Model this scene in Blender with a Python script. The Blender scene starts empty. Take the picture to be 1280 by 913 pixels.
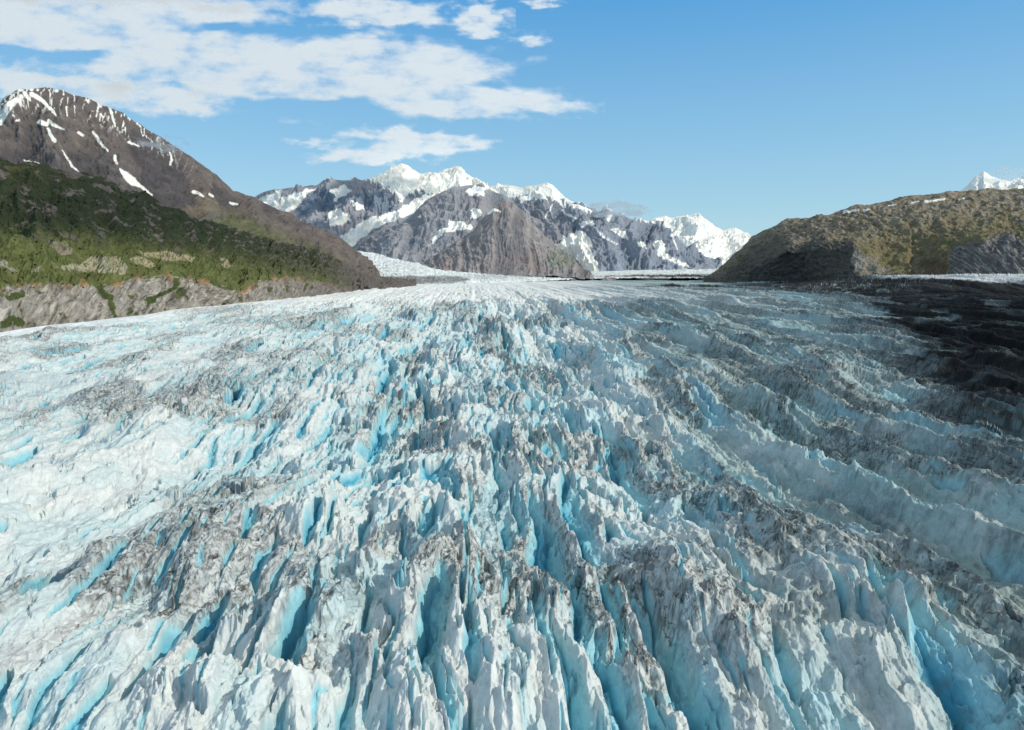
import bpy, math, random, time
import numpy as np
from concurrent.futures import ThreadPoolExecutor
T0 = time.time()
F32 = np.float32
C = bpy.context.scene.collection
sc = bpy.context.scene
rnd = random.Random(7)

# ------------------------------------------------------------------ camera
CAM_H = 100.0
FPX, CX, CY, HY = 853.3, 640.0, 456.5, 338.0
PITCH = math.atan((CY - HY) / FPX)
cp, sp = math.cos(PITCH), math.sin(PITCH)
cam_d = bpy.data.cameras.new('camera')
cam = bpy.data.objects.new('camera', cam_d)
C.objects.link(cam)
cam.location = (0, 0, CAM_H)
cam.rotation_euler = (math.pi / 2 - PITCH, 0, 0)
cam_d.sensor_width = 36.0
cam_d.lens = 36.0 * FPX / 1280.0
cam_d.clip_start = 1.0
cam_d.clip_end = 200000.0
sc.camera = cam


def world(px, py, Y):
    """survey point: bearing/elevation seen in the photo and its real distance -> metres"""
    px = np.asarray(px, float); py = np.asarray(py, float); Y = np.asarray(Y, float)
    X = (px - CX) / FPX
    V = -(py - CY) / FPX
    dy = cp + V * sp
    dz = -sp + V * cp
    t = Y / dy
    return X * t, Y + 0 * X, CAM_H + dz * t


# ------------------------------------------------------------------ noise
def _hash(ix, iy, seed):
    h = (ix.astype(np.uint32) * np.uint32(374761393) + iy.astype(np.uint32) * np.uint32(668265263)
         + np.uint32((seed * 2246822519) & 0xffffffff))
    h ^= h >> np.uint32(13)
    h *= np.uint32(1274126177)
    h ^= h >> np.uint32(16)
    h *= np.uint32(2246822519)
    h ^= h >> np.uint32(15)
    return h


def rand01(ix, iy, seed):
    return (_hash(ix, iy, seed) & np.uint32(0xffff)).astype(F32) * F32(1 / 65535.)


_ANG = np.arange(256) * (2 * math.pi / 256)
_GX = np.cos(_ANG).astype(F32); _GY = np.sin(_ANG).astype(F32)


def perlin(x, y, seed=0):
    x = np.asarray(x, F32); y = np.asarray(y, F32)
    fx = np.floor(x); fy = np.floor(y)
    ix = fx.astype(np.int32); iy = fy.astype(np.int32)
    dx = x - fx; dy = y - fy
    u = dx * dx * dx * (dx * (dx * 6 - 15) + 10)
    v = dy * dy * dy * (dy * (dy * 6 - 15) + 10)

    def g(ox, oy):
        h = (_hash(ix + ox, iy + oy, seed) & np.uint32(255)).astype(np.int32)
        return _GX[h] * (dx - ox) + _GY[h] * (dy - oy)
    a = g(0, 0); b = g(1, 0); c = g(0, 1); d = g(1, 1)
    a = a + u * (b - a); c = c + u * (d - c)
    return (a + v * (c - a)) * F32(1.5)


def fbm(x, y, oct=4, seed=0, gain=0.5, lac=2.03):
    s = 0; a = 1.0; n = 0
    for i in range(oct):
        s = s + a * perlin(x, y, seed + i * 17)
        n += a; a *= gain
        x = x * lac + 13.7; y = y * lac - 7.3
    return s / n


def ridged(x, y, oct=4, seed=0, gain=0.5, lac=2.1, p=1.0):
    s = 0; a = 1.0; n = 0; w = 1.0
    for i in range(oct):
        r = 1 - np.abs(perlin(x, y, seed + i * 31)) * 1.6
        r = np.clip(r, 0, 1)
        if p != 1.0: r = r ** F32(p)
        s = s + a * r * w
        w = np.clip(r * 1.3, 0, 1)
        n += a; a *= gain
        x = x * lac + 3.1; y = y * lac + 9.2
    return s / n


def sstep(a, b, x):
    t = np.clip((x - a) / (b - a), 0, 1)
    return t * t * (3 - 2 * t)


def lerp(a, b, t):
    return a + (b - a) * t


def mix(c, col, t):
    """colour array (n,3) towards col by t (n)"""
    t = np.clip(t, 0, 1)[..., None]
    return c + (np.asarray(col, F32) - c) * t


def in_poly(px, py, poly):
    inside = np.zeros(px.shape, bool)
    n = len(poly)
    j = n - 1
    for i in range(n):
        xi, yi = poly[i]; xj, yj = poly[j]
        if yi != yj:
            c = ((yi > py) != (yj > py)) & (px < (xj - xi) * (py - yi) / (yj - yi) + xi)
            inside ^= c
        j = i
    return inside


def stroke(px, py, pts, w):
    """soft mask of a tapered polyline; pts (x, y[, width factor])"""
    best = np.full(px.shape, 9.0, F32)
    for (a, b) in zip(pts[:-1], pts[1:]):
        ax, ay = a[0], a[1]; bx, by = b[0], b[1]
        wa = a[2] if len(a) > 2 else 1; wb = b[2] if len(b) > 2 else 1
        dx, dy = bx - ax, by - ay
        L = dx * dx + dy * dy + 1e-6
        t = np.clip(((px - ax) * dx + (py - ay) * dy) / L, 0, 1)
        d = np.hypot(px - ax - t * dx, py - ay - t * dy) / (w * (wa + (wb - wa) * t))
        best = np.minimum(best, d)
    return best


def facets(x, y, seed, tilt=1.0, k=26.0):
    """broken planes: every cell has a height and a tilt of its own, with crisp edges between"""
    fx = np.floor(x); fy = np.floor(y)
    ix = fx.astype(np.int32); iy = fy.astype(np.int32)
    num = np.zeros(x.shape, F32); den = np.full(x.shape, 1e-12, F32)
    for ox in (-1, 0, 1):
        for oy in (-1, 0, 1):
            jx = ix + ox; jy = iy + oy
            dx = x - (fx + ox + rand01(jx, jy, seed)); dy = y - (fy + oy + rand01(jx, jy, seed + 1))
            w = np.exp(-F32(k) * (dx * dx + dy * dy))
            h = (rand01(jx, jy, seed + 2) - .5) * 1.2 + tilt * ((rand01(jx, jy, seed + 3) - .5) * dx + (rand01(jx, jy, seed + 4) - .5) * dy) * 2
            num += w * h; den += w
    return num / den


# ------------------------------------------------------------------ mesh helpers
def grid_mesh(name, X, Y, Z, col=None, extra=None, mask=None, smooth=True):
    nr, nc = X.shape
    co = np.empty((nr * nc, 3), F32)
    co[:, 0] = X.ravel(); co[:, 1] = Y.ravel(); co[:, 2] = Z.ravel()
    idx = np.arange(nr * nc, dtype=np.int32).reshape(nr, nc)
    q = np.stack([idx[:-1, :-1], idx[:-1, 1:], idx[1:, 1:], idx[1:, :-1]], -1).reshape(-1, 4)
    if mask is not None:
        m = (mask[:-1, :-1] | mask[:-1, 1:] | mask[1:, 1:] | mask[1:, :-1]).ravel()
        q = q[m]
        used = np.zeros(nr * nc, bool); used[q.ravel()] = True
        remap = np.cumsum(used) - 1
        q = remap[q].astype(np.int32)
        co = co[used]
        sel = used
    else:
        sel = slice(None)
    me = bpy.data.meshes.new(name)
    me.vertices.add(len(co)); me.vertices.foreach_set('co', co.ravel())
    me.loops.add(q.size); me.loops.foreach_set('vertex_index', np.ascontiguousarray(q).ravel())
    me.polygons.add(len(q))
    me.polygons.foreach_set('loop_start', np.arange(0, q.size, 4, dtype=np.int32))
    me.polygons.foreach_set('use_smooth', np.full(len(q), smooth))
    me.update()
    if col is not None:
        a = me.attributes.new('tint', 'FLOAT_COLOR', 'POINT')
        c4 = np.ones((nr * nc, 4), F32); c4[:, :3] = np.clip(col.reshape(-1, 3), 0.002, 1)
        a.data.foreach_set('color', np.ascontiguousarray(c4[sel]).ravel())
    for k, v in (extra or {}).items():
        a = me.attributes.new(k, 'FLOAT', 'POINT')
        a.data.foreach_set('value', np.ascontiguousarray(v.reshape(-1)[sel].astype(F32)))
    return me


def add(name, me, mat, label, cat, kind=None, group=None):
    o = bpy.data.objects.new(name, me); C.objects.link(o)
    me.materials.append(mat)
    o['label'] = label; o['category'] = cat
    if kind: o['kind'] = kind
    if group: o['group'] = group
    return o


# ------------------------------------------------------------------ materials
def N(nt, t, **kw):
    n = nt.nodes.new(t)
    for k, v in kw.items():
        if k.startswith('i_'):
            n.inputs[k[2:].replace('_', ' ')].default_value = v
        else:
            setattr(n, k, v)
    return n


def terrain_mat(name, grain, amount, bump, bump_d, rough=0.9, spec=0.2, aniso=(1, 1, 1), haze=(0.5, 0.68, 0.9), haze_amt=0.0):
    m = bpy.data.materials.new(name); m.use_nodes = True
    nt = m.node_tree; nt.nodes.clear()
    out = N(nt, 'ShaderNodeOutputMaterial'); b = N(nt, 'ShaderNodeBsdfPrincipled')
    b.inputs['Roughness'].default_value = rough
    b.inputs['Specular IOR Level'].default_value = spec
    at = N(nt, 'ShaderNodeAttribute', attribute_name='tint')
    tc = N(nt, 'ShaderNodeTexCoord'); mp = N(nt, 'ShaderNodeMapping')
    mp.inputs['Scale'].default_value = aniso
    nt.links.new(tc.outputs['Object'], mp.inputs[0])
    ns = N(nt, 'ShaderNodeTexNoise'); ns.inputs['Scale'].default_value = grain
    ns.inputs['Detail'].default_value = 6; ns.inputs['Roughness'].default_value = 0.65
    nt.links.new(mp.outputs[0], ns.inputs['Vector'])
    mr = N(nt, 'ShaderNodeMapRange'); mr.inputs[1].default_value = 0.3; mr.inputs[2].default_value = 0.7
    mr.inputs[3].default_value = 1 - amount; mr.inputs[4].default_value = 1 + amount * 0.6
    nt.links.new(ns.outputs[0], mr.inputs[0])
    mx = N(nt, 'ShaderNodeVectorMath', operation='SCALE')
    nt.links.new(at.outputs['Color'], mx.inputs[0]); nt.links.new(mr.outputs[0], mx.inputs['Scale'])
    nt.links.new(mx.outputs[0], b.inputs['Base Color'])
    bp = N(nt, 'ShaderNodeBump'); bp.inputs['Strength'].default_value = bump; bp.inputs['Distance'].default_value = bump_d
    nt.links.new(ns.outputs[0], bp.inputs['Height']); nt.links.new(bp.outputs[0], b.inputs['Normal'])
    nt.links.new(b.outputs[0], out.inputs[0])
    return m


M_rock = terrain_mat('mountain_rock', 0.012, 0.35, 0.6, 20.0)
M_slope = terrain_mat('vegetated_slope', 0.03, 0.4, 0.7, 8.0)
M_far = terrain_mat('distant_rock_and_snow', 0.006, 0.2, 0.4, 25.0)

# ------------------------------------------------------------------ glacier
AA, BB, YS = -0.06, 0.0020, 900.0          # flow lines fan out, then run parallel


def flow_c(x, y):
    c = (x - AA * y) / (1 + BB * YS * (1 - np.exp(-y / YS)))
    return c


def slots(c, l, sc_, sl, W, L, seed, prob, lean=0.0):
    """lens-shaped crevasses: returns depth 0..1 (deep line near the left edge, long wall on the other side)"""
    gc = np.floor(c / sc_).astype(np.int32); gl = np.floor(l / sl).astype(np.int32)
    best = np.zeros(c.shape, F32)
    for oc in (-1, 0, 1):
        for ol in (-1, 0, 1):
            kc = gc + oc; kl = gl + ol
            h1 = rand01(kc, kl, seed); h2 = rand01(kc, kl, seed + 1); h3 = rand01(kc, kl, seed + 2)
            h4 = rand01(kc, kl, seed + 3)
            c0 = (kc + 0.15 + 0.7 * h1) * sc_; l0 = (kl + 0.1 + 0.8 * h2) * sl
            La = L * (0.5 + 0.8 * h3); w = W * (0.45 + 0.85 * h4)
            tl = (l - l0) / La
            pr = np.clip(1 - tl * tl, 0, 1)
            d = (c - c0 + lean * (l - l0) + (h3 - .5) * W * 1.2 * (tl * tl)) / (w * np.sqrt(pr) + 1e-3)
            # steep side d<0 (narrow), long side d>0
            f = np.where(d < 0, 1 + d * 3.2, 1 - d)
            f = np.clip(f, 0, 1) * np.sqrt(pr) * (rand01(kc, kl, seed + 4) < prob) * (0.6 + 0.4 * h4)
            best = np.maximum(best, f)
    return best


def glacier_block(x, y):
    """height and colour of the ice surface for world x, y (flat arrays)"""
    c0_, X_, Y_ = flow_c(x, y), x, y
    left = 1 - sstep(-135, 0, c0_ + 0.08 * np.clip(y - 300, 0, 1200))      # rounded, cleaner ice
    right = sstep(30, 130, c0_ - 0.035 * np.clip(y - 300, 0, 2000))          # long sharp aretes, smooth walls
    near = lerp(1.3, 1.15, sstep(300, 1500, y))
    kz = lerp(1.12, 1.6, sstep(130, 520, y)) * lerp(1, 1.3, sstep(500, 1700, y))
    c = c0_ * kz
    x = x * 1.2; y = np.where(y < 520, 1.12 * y + .38 * y * y / 1040., 1.5 * y - 98.8)
    kx = 1 + BB * YS * (1 - np.exp(-Y_ / YS))
    far = sstep(500, 2500, y)
    # domain warps
    w1 = fbm(x / 90., y / 90., 3, 11); w2 = fbm(x / 90., y / 90., 3, 12)
    cw = c + 13 * w1 / kx + 2.0 * fbm(x / 14., y / 22., 2, 13)
    lw = 420 * np.log(1 + y / 300.) + 20 * w2
    mid = np.clip(1 - left - right, 0, 1)
    # large mounds
    big = fbm(cw / 85. + 3, lw / 200., 3, 21)
    big2 = ridged(cw / 115., lw / 230. + 5, 3, 23)
    A1 = lerp(24.0, 36.0, sstep(200, 2200, y)) * lerp(0.6, 1.0, sstep(-330, -60, c)) * lerp(1, .35, sstep(1500, 2600, Y_) * sstep(700, 200, X_))
    z = A1 * (0.9 * big + 1.0 * (big2 - 0.5)) * (1 - .45 * right)
    # serac ridges along flow
    ser = ridged(cw / 20. + .35 * w2, lw / 58., 4, 31, gain=0.55)
    ser = ser ** 1.3
    # arêtes on the right: long and sharp
    ar = ridged((c + 6 * w1) / 40. + 0.08 * w2 + .1, lw / 520., 3, 41, gain=0.5) ** 1.5
    zs = lerp(1.0, 1.3, sstep(300, 1800, y))
    rug = lerp(0.45, 1.3, sstep(-.3, .3, fbm(cw / 75. + 11, lw / 95., 2, 33)))
    z = z + zs * (ser * rug * (3.2 * left + 8.5 * mid + 3.2 * right) + ar * (2.0 * left + 7 * mid + 25 * right))
    # transverse steps (blocks)
    tr = ridged(cw / 60. + 9, lw / 38., 3, 51)
    z = z + zs * tr * (3.4 * left + 5.0 * mid + 2.6 * right)
    dome = fbm(x / 34. / kx + w1, y / 40. / kx, 3, 55) + 0.6 * ridged(x / 30. / kx + .6 * w2, y / 26. / kx, 4, 56)
    z = z + zs * dome * (6.5 * left + 5.0 * mid + 3.0 * right)
    # crevasses
    clump = fbm(cw / 45., lw / 80., 2, 61)
    jag = (1.0 * perlin(x / 4.2, y / 16., 71) + 0.3 * perlin(x / 1.4, y / 7., 72)) / (1 + (y / 450.) ** 2)
    cj = cw + jag
    pb = 0.12 * left + 0.62 * mid + 0.22 * right + 0.75 * clump
    s1 = slots(cj, lw, 27, 68, 9.0, 48, 81, pb)
    pm = 0.34 * left + 0.85 * mid + 0.28 * right + 0.8 * clump
    s2 = slots(cj + 7, lw, 10., 32, 3.3, 23, 91, pm)
    s3 = slots(cj * 1.0 + 3, lw, 5, 17, 1.4, 12, 101, pm * 0.8)
    band = lerp(1.0, 0.25, sstep(-250, -400, c0_)) * (1 - .8 * right * sstep(260, 520, Y_))
    deep = np.maximum(np.maximum(s1 * 1.0, s2 * 0.9), s3 * 0.6)
    z = z - zs * (.6 + .4 * rug) * (s1 ** 0.8 * 14 + s2 ** 0.8 * 8.5 + s3 * 2.8) * band
    # fine relief
    sharp = ridged(cj / 5.2, lw / 14., 3, 111, gain=0.6)
    z = z + sharp * (0.5 * left + 1.5 * mid + 1.3 * right)
    f1 = fbm(x / 4.5 + .4 * w1, y / 5.5, 4, 121, gain=0.55)
    z = z + f1 * (0.25 * left + 0.35 * mid + 0.3 * right)
    fa1 = facets(cj / 8.5 + .5 * w1, lw / 15. + .5 * f1, 501)
    fa2 = facets(x / 2.9 + .5 * f1, y / 4.2 / np.sqrt(kx) + .3 * f1, 511, 1.2)
    z = z + fa1 * rug * (3.6 * left + 4.6 * mid + 3.4 * right) + fa2 * (.55 * left + 1.0 * mid + .85 * right)
    f2 = ridged(x / 2.2 + w1, y / 2.6, 3, 131, gain=0.6)
    z = z + f2 * (0.12 * left + .26 * mid + .2 * right)
    z = z / near
    x, y = X_, Y_
    # ---------------- macro shape: dome falling off at the valley's left side, far crest
    edge_x = -835 + 55 * fbm(y / 400., y * 0 + 2.2, 2, 141) - 0.02 * np.clip(y - 2500, 0, 9999)
    e = x - edge_x
    calm = sstep(-20, 130, e)
    z = z * lerp(0.12, 1.0, calm)
    z = z - np.where(e < 0, (-e) * 0.75, 0) * sstep(0, -60, e) - 8
    z = z + 8 * sstep(250, 0, np.abs(e))
    # far field calmer
    zf = sstep(3200, 6000, y)
    z = z * (1 - .5 * sstep(1700, 2800, y) * sstep(900, 250, x))
    z = z * (1 - 0.75 * zf)
    bank = sstep(2250, 2750, y) * sstep(1350, 1700, x - .05 * y + 60 * w1)
    z = z + 56 * bank
    # ---------------- colour
    sh = x.shape
    col = np.empty(sh + (3,), F32); col[:] = (0.63, 0.665, 0.65)
    # cool tint in the hollows between ridges
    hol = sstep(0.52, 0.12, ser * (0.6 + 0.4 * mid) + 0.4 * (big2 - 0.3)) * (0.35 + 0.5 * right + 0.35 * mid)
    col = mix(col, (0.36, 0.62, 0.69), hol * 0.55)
    col = mix(col, (0.30, 0.385, 0.37), right * (0.6 + 0.35 * sstep(.5, .15, ar)))  # right side greyed and darkened: cloud shade put into the ice colour
    patchy = sstep(0.05, 0.5, fbm(cw / 30., lw / 70., 3, 151))
    col = mix(col, (0.33, 0.63, 0.72), patchy * (0.30 * left + 0.4 * mid + 0.5 * right))
    # crevasse blue
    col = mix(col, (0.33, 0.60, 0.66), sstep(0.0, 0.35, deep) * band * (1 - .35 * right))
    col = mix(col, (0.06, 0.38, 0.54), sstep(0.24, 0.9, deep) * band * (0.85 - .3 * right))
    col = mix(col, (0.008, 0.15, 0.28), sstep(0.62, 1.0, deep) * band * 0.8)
    # pale crests
    crest = np.maximum(sstep(0.55, 0.85, ser), sstep(.9, .97, ar) * right * 1.4) * sstep(0.25, 0.0, deep)
    col = mix(col, (0.77, 0.78, 0.76), crest * 0.5 * (1 - 0.3 * right))
    # faint strata, across the flow
    st = fbm(c / 26. + 2 * w1, (lw + z * 1.5) / 1.1, 2, 161)
    col = col * (1 - 0.10 * sstep(0.1, 0.6, st) * left)[..., None]
    # dirt: thin dark veins and grime on crests, denser to the right, partly as painted cloud shade
    dens = fbm(cw / 70. + 4, lw / 110., 3, 171)
    v1 = 1 - np.abs(perlin(cj / 10. + 1.1 * w1 + f1 * .7, lw / 9. + f1 * .8, 181)) * 6
    v2 = 1 - np.abs(perlin(cj / 4. + f1 * 1.1, lw / 5. + 1.4 * f1, 182)) * 3.6
    v3 = 1 - np.abs(perlin(cw / 24. + .5 * f1, lw / 20. + .7 * f1, 183)) * 8
    brk = sstep(-.35, .12, fbm(x / 2.6, y / 3.4, 3, 185, gain=.7))
    rim_line = sstep(0.0, 0.03, deep) * sstep(0.14, 0.05, deep)
    dirty = dens * 1.9 + 0.35 * (ser - .45) + 0.3 * (big + big2 - .45) + .27 * right - .13
    veinm = sstep(-0.22, 0.28, dirty)
    dd = (1 - 0.9 * sstep(0.12, .4, deep))
    dirt = np.clip(np.maximum(np.maximum(v1, v2 * 0.75), v3), 0, 1) * veinm * dd * (.35 + .65 * brk)
    dirt = np.maximum(dirt, rim_line * .8 * sstep(-.3, .3, dirty) * brk)
    lim = np.clip(1.2 - np.abs((ar - .84) * 9), 0, 1) * (right * 1.2 + .5 * mid) + np.clip(1 - np.abs((ser - .80) * 9), 0, 1) * .7
    dirt = np.maximum(dirt, np.clip(lim, 0, 1) * brk * sstep(-.35, .2, dirty) * dd)
    run = sstep(0.05, .5, fbm(cj / 3.0 + f1, lw / 16., 3, 187, gain=.65) + .25 * dirty)
    grime = sstep(0.05, 0.7, dirty + 0.5 * f1) * dd * (.35 + .65 * run)
    grime = np.maximum(grime, run * right * .55 * dd)
    gr2 = sstep(-0.1, 0.55, fbm(x / 3.1, y / 3.8, 4, 191, gain=0.68) + 0.25 * (f2 - 0.4))
    col = mix(col, (0.20, 0.188, 0.17), grime * (0.22 + 0.38 * gr2))
    col = mix(col, (0.035, 0.031, 0.028), dirt * (0.82 + 0.15 * gr2))
    # medial moraine: dark rock debris on the right
    mo = x - (70 + 0.50 * y + 60 * fbm(x / 160., y / 260., 5, 201, gain=.6) * (0.4 + y / 900.) + 12 * f1 + 40 * (tr - .45) - 30 * (ar - .4))
    mfar = sstep(2200, 3000, y)
    m1 = sstep(-25, 35, mo) * (1 - sstep(2400, 3300, y))
    windows = sstep(0.12, 0.3, fbm(x / 60. + 7, y / 140., 3, 211)) * sstep(420, 120, mo) * 0.45
    m1 = m1 * (1 - windows) * sstep(230, 520, y + 90 * w1 + 60 * f1)
    col = mix(col, (0.05, 0.047, 0.045), sstep(-260, 60, mo) * (np.clip(np.maximum(v1, v3), 0, 1) * .7 + .5 * grime) * sstep(250, 500, y))
    near_gate = sstep(260, 480, y + 60 * f1)          # the dark debris thins towards the viewer
    pre = sstep(-130, 30, mo) * (1 - m1)
    col = mix(col, (0.13, 0.135, 0.14), pre * 0.62 * sstep(-.2, .3, dens + f1))
    rub = np.clip(.55 + 1.5 * sstep(.1, .7, fbm(x / 5., y / 12., 3, 231, gain=.75)) + 1.1 * sstep(.7, .95, ar), 0, 2.6)
    mcol = np.empty_like(col); mcol[:] = (0.016, 0.0145, 0.014)
    mcol = mcol * rub[..., None]
    col = col + (mcol - col) * np.clip(m1 * (0.45 + 0.54 * near_gate), 0, 1)[..., None]
    # far line of debris across the glacier
    ln = np.abs(y - (3900 + 0.10 * (x - 500) + 180 * w1 + 260 * fbm(x / 500., y / 900., 2, 221)))
    dl = sstep(380, 60, ln) * sstep(200, 650, x) * 0.95
    dl = np.maximum(dl, sstep(1900, 2300, y) * sstep(650, 950, x - .12 * y) * sstep(4800, 4400, y) * sstep(-.45, -.1, f1 + w1) * .97)
    col = mix(col, (0.03, 0.027, 0.026), dl)
    col = mix(col, (0.70, 0.72, 0.72), sstep(.82, .97, bank + .12 * f1) * sstep(3600, 3300, y) * .95)
    # snowy rim on the left and bright far ice
    rim = sstep(110, 0, np.abs(e + 5) - 25 * f1) * sstep(700, 900, y)
    col = mix(col, (0.86, 0.87, 0.86), rim * 0.95)
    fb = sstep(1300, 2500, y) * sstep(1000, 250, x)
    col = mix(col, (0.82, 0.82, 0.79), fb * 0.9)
    soil = np.clip(0.22 + 0.95 * sstep(-.2, .45, dirty), 0, 1) * dd
    return z, col, soil


def build_glacier():
    nA, nR = 1750, 2100
    az = np.linspace(math.radians(-52), math.radians(52), nA)
    # pack columns evenly over tan(az) inside the lens, a bit beyond on both sides
    tx = np.linspace(-0.95, 0.95, nA)
    # depths: rows denser where the ground foreshortens
    dep = np.concatenate([np.linspace(1 / 88., 1 / 700., int(nR * 0.62), endpoint=False),
                          np.linspace(1 / 700., 1 / 7600., nR - int(nR * 0.62))])
    Yr = 1 / dep
    X = (tx[None, :] * Yr[:, None]).astype(F32)
    Y = np.repeat(Yr[:, None], nA, 1).astype(F32)
    S = np.empty_like(X); Z = np.empty_like(X); Cc = np.empty(X.shape + (3,), F32)
    blocks = np.array_split(np.arange(nR), 60)

    def work(b):
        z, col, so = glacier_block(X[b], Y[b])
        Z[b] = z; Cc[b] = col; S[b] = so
    with ThreadPoolExecutor(4) as ex:
        list(ex.map(work, blocks))
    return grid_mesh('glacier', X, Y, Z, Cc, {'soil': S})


def ice_mat():
    m = bpy.data.materials.new('glacier_ice'); m.use_nodes = True
    nt = m.node_tree; nt.nodes.clear(); L = nt.links
    out = N(nt, 'ShaderNodeOutputMaterial'); b = N(nt, 'ShaderNodeBsdfPrincipled')
    b.inputs['Roughness'].default_value = 0.7
    b.inputs['Specular IOR Level'].default_value = 0.12
    at = N(nt, 'ShaderNodeAttribute', attribute_name='tint')
    tc = N(nt, 'ShaderNodeTexCoord')
    mp = N(nt, 'ShaderNodeMapping'); mp.inputs['Scale'].default_value = (1.0, 0.42, 0.6)
    L.new(tc.outputs['Object'], mp.inputs[0])
    n1 = N(nt, 'ShaderNodeTexNoise'); n1.inputs['Scale'].default_value = 0.55; n1.inputs['Detail'].default_value = 8
    n1.inputs['Roughness'].default_value = 0.68; n1.inputs['Distortion'].default_value = 0.6
    L.new(mp.outputs[0], n1.inputs['Vector'])
    # thin cracks
    n2 = N(nt, 'ShaderNodeTexNoise'); n2.inputs['Scale'].default_value = 0.13; n2.inputs['Detail'].default_value = 7
    n2.inputs['Roughness'].default_value = 0.6; n2.inputs['Distortion'].default_value = 0.9
    L.new(mp.outputs[0], n2.inputs['Vector'])
    s = N(nt, 'ShaderNodeMath', operation='SUBTRACT'); s.inputs[1].default_value = 0.5
    L.new(n2.outputs[0], s.inputs[0])
    ab = N(nt, 'ShaderNodeMath', operation='ABSOLUTE'); L.new(s.outputs[0], ab.inputs[0])
    mr = N(nt, 'ShaderNodeMapRange'); mr.inputs[1].default_value = 0.0; mr.inputs[2].default_value = 0.012
    mr.inputs[2].default_value = 0.018; mr.inputs[3].default_value = 0.9; mr.inputs[4].default_value = 0.0
    L.new(ab.outputs[0], mr.inputs[0])
    so = N(nt, 'ShaderNodeAttribute', attribute_name='soil')
    sm = N(nt, 'ShaderNodeMath', operation='MULTIPLY'); L.new(mr.outputs[0], sm.inputs[0]); L.new(so.outputs['Fac'], sm.inputs[1])
    sp_ = N(nt, 'ShaderNodeMapRange'); sp_.inputs[1].default_value = 0.54; sp_.inputs[2].default_value = 0.68
    sp_.inputs[3].default_value = 0; sp_.inputs[4].default_value = 0.32
    n3 = N(nt, 'ShaderNodeTexNoise'); n3.inputs['Scale'].default_value = 0.9; n3.inputs['Detail'].default_value = 6; n3.inputs['Roughness'].default_value = 0.75
    L.new(mp.outputs[0], n3.inputs['Vector']); L.new(n3.outputs[0], sp_.inputs[0])
    sm2 = N(nt, 'ShaderNodeMath', operation='MULTIPLY'); L.new(sp_.outputs[0], sm2.inputs[0]); L.new(so.outputs['Fac'], sm2.inputs[1])
    smx = N(nt, 'ShaderNodeMath', operation='MAXIMUM'); L.new(sm.outputs[0], smx.inputs[0]); L.new(sm2.outputs[0], smx.inputs[1])
    inv = N(nt, 'ShaderNodeMath', operation='SUBTRACT'); inv.inputs[0].default_value = 1.0; L.new(smx.outputs[0], inv.inputs[1])
    mr2 = N(nt, 'ShaderNodeMapRange'); mr2.inputs[1].default_value = 0.3; mr2.inputs[2].default_value = 0.7
    mr2.inputs[3].default_value = 0.80; mr2.inputs[4].default_value = 1.10
    L.new(n1.outputs[0], mr2.inputs[0])
    mul = N(nt, 'ShaderNodeMath', operation='MULTIPLY'); L.new(inv.outputs[0], mul.inputs[0]); L.new(mr2.outputs[0], mul.inputs[1])
    sc_ = N(nt, 'ShaderNodeVectorMath', operation='SCALE'); L.new(at.outputs['Color'], sc_.inputs[0]); L.new(mul.outputs[0], sc_.inputs['Scale'])
    L.new(sc_.outputs[0], b.inputs['Base Color'])
    bp = N(nt, 'ShaderNodeBump'); bp.inputs['Strength'].default_value = 0.45; bp.inputs['Distance'].default_value = 0.6
    L.new(n1.outputs[0], bp.inputs['Height']); L.new(bp.outputs[0], b.inputs['Normal'])
    L.new(b.outputs[0], out.inputs[0])
    return m


glacier = add('glacier', build_glacier(), ice_mat(),
              'crevassed blue and white glacier with dirty ridges filling the valley', 'glacier', 'structure')
print('glacier', time.time() - T0)


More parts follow.
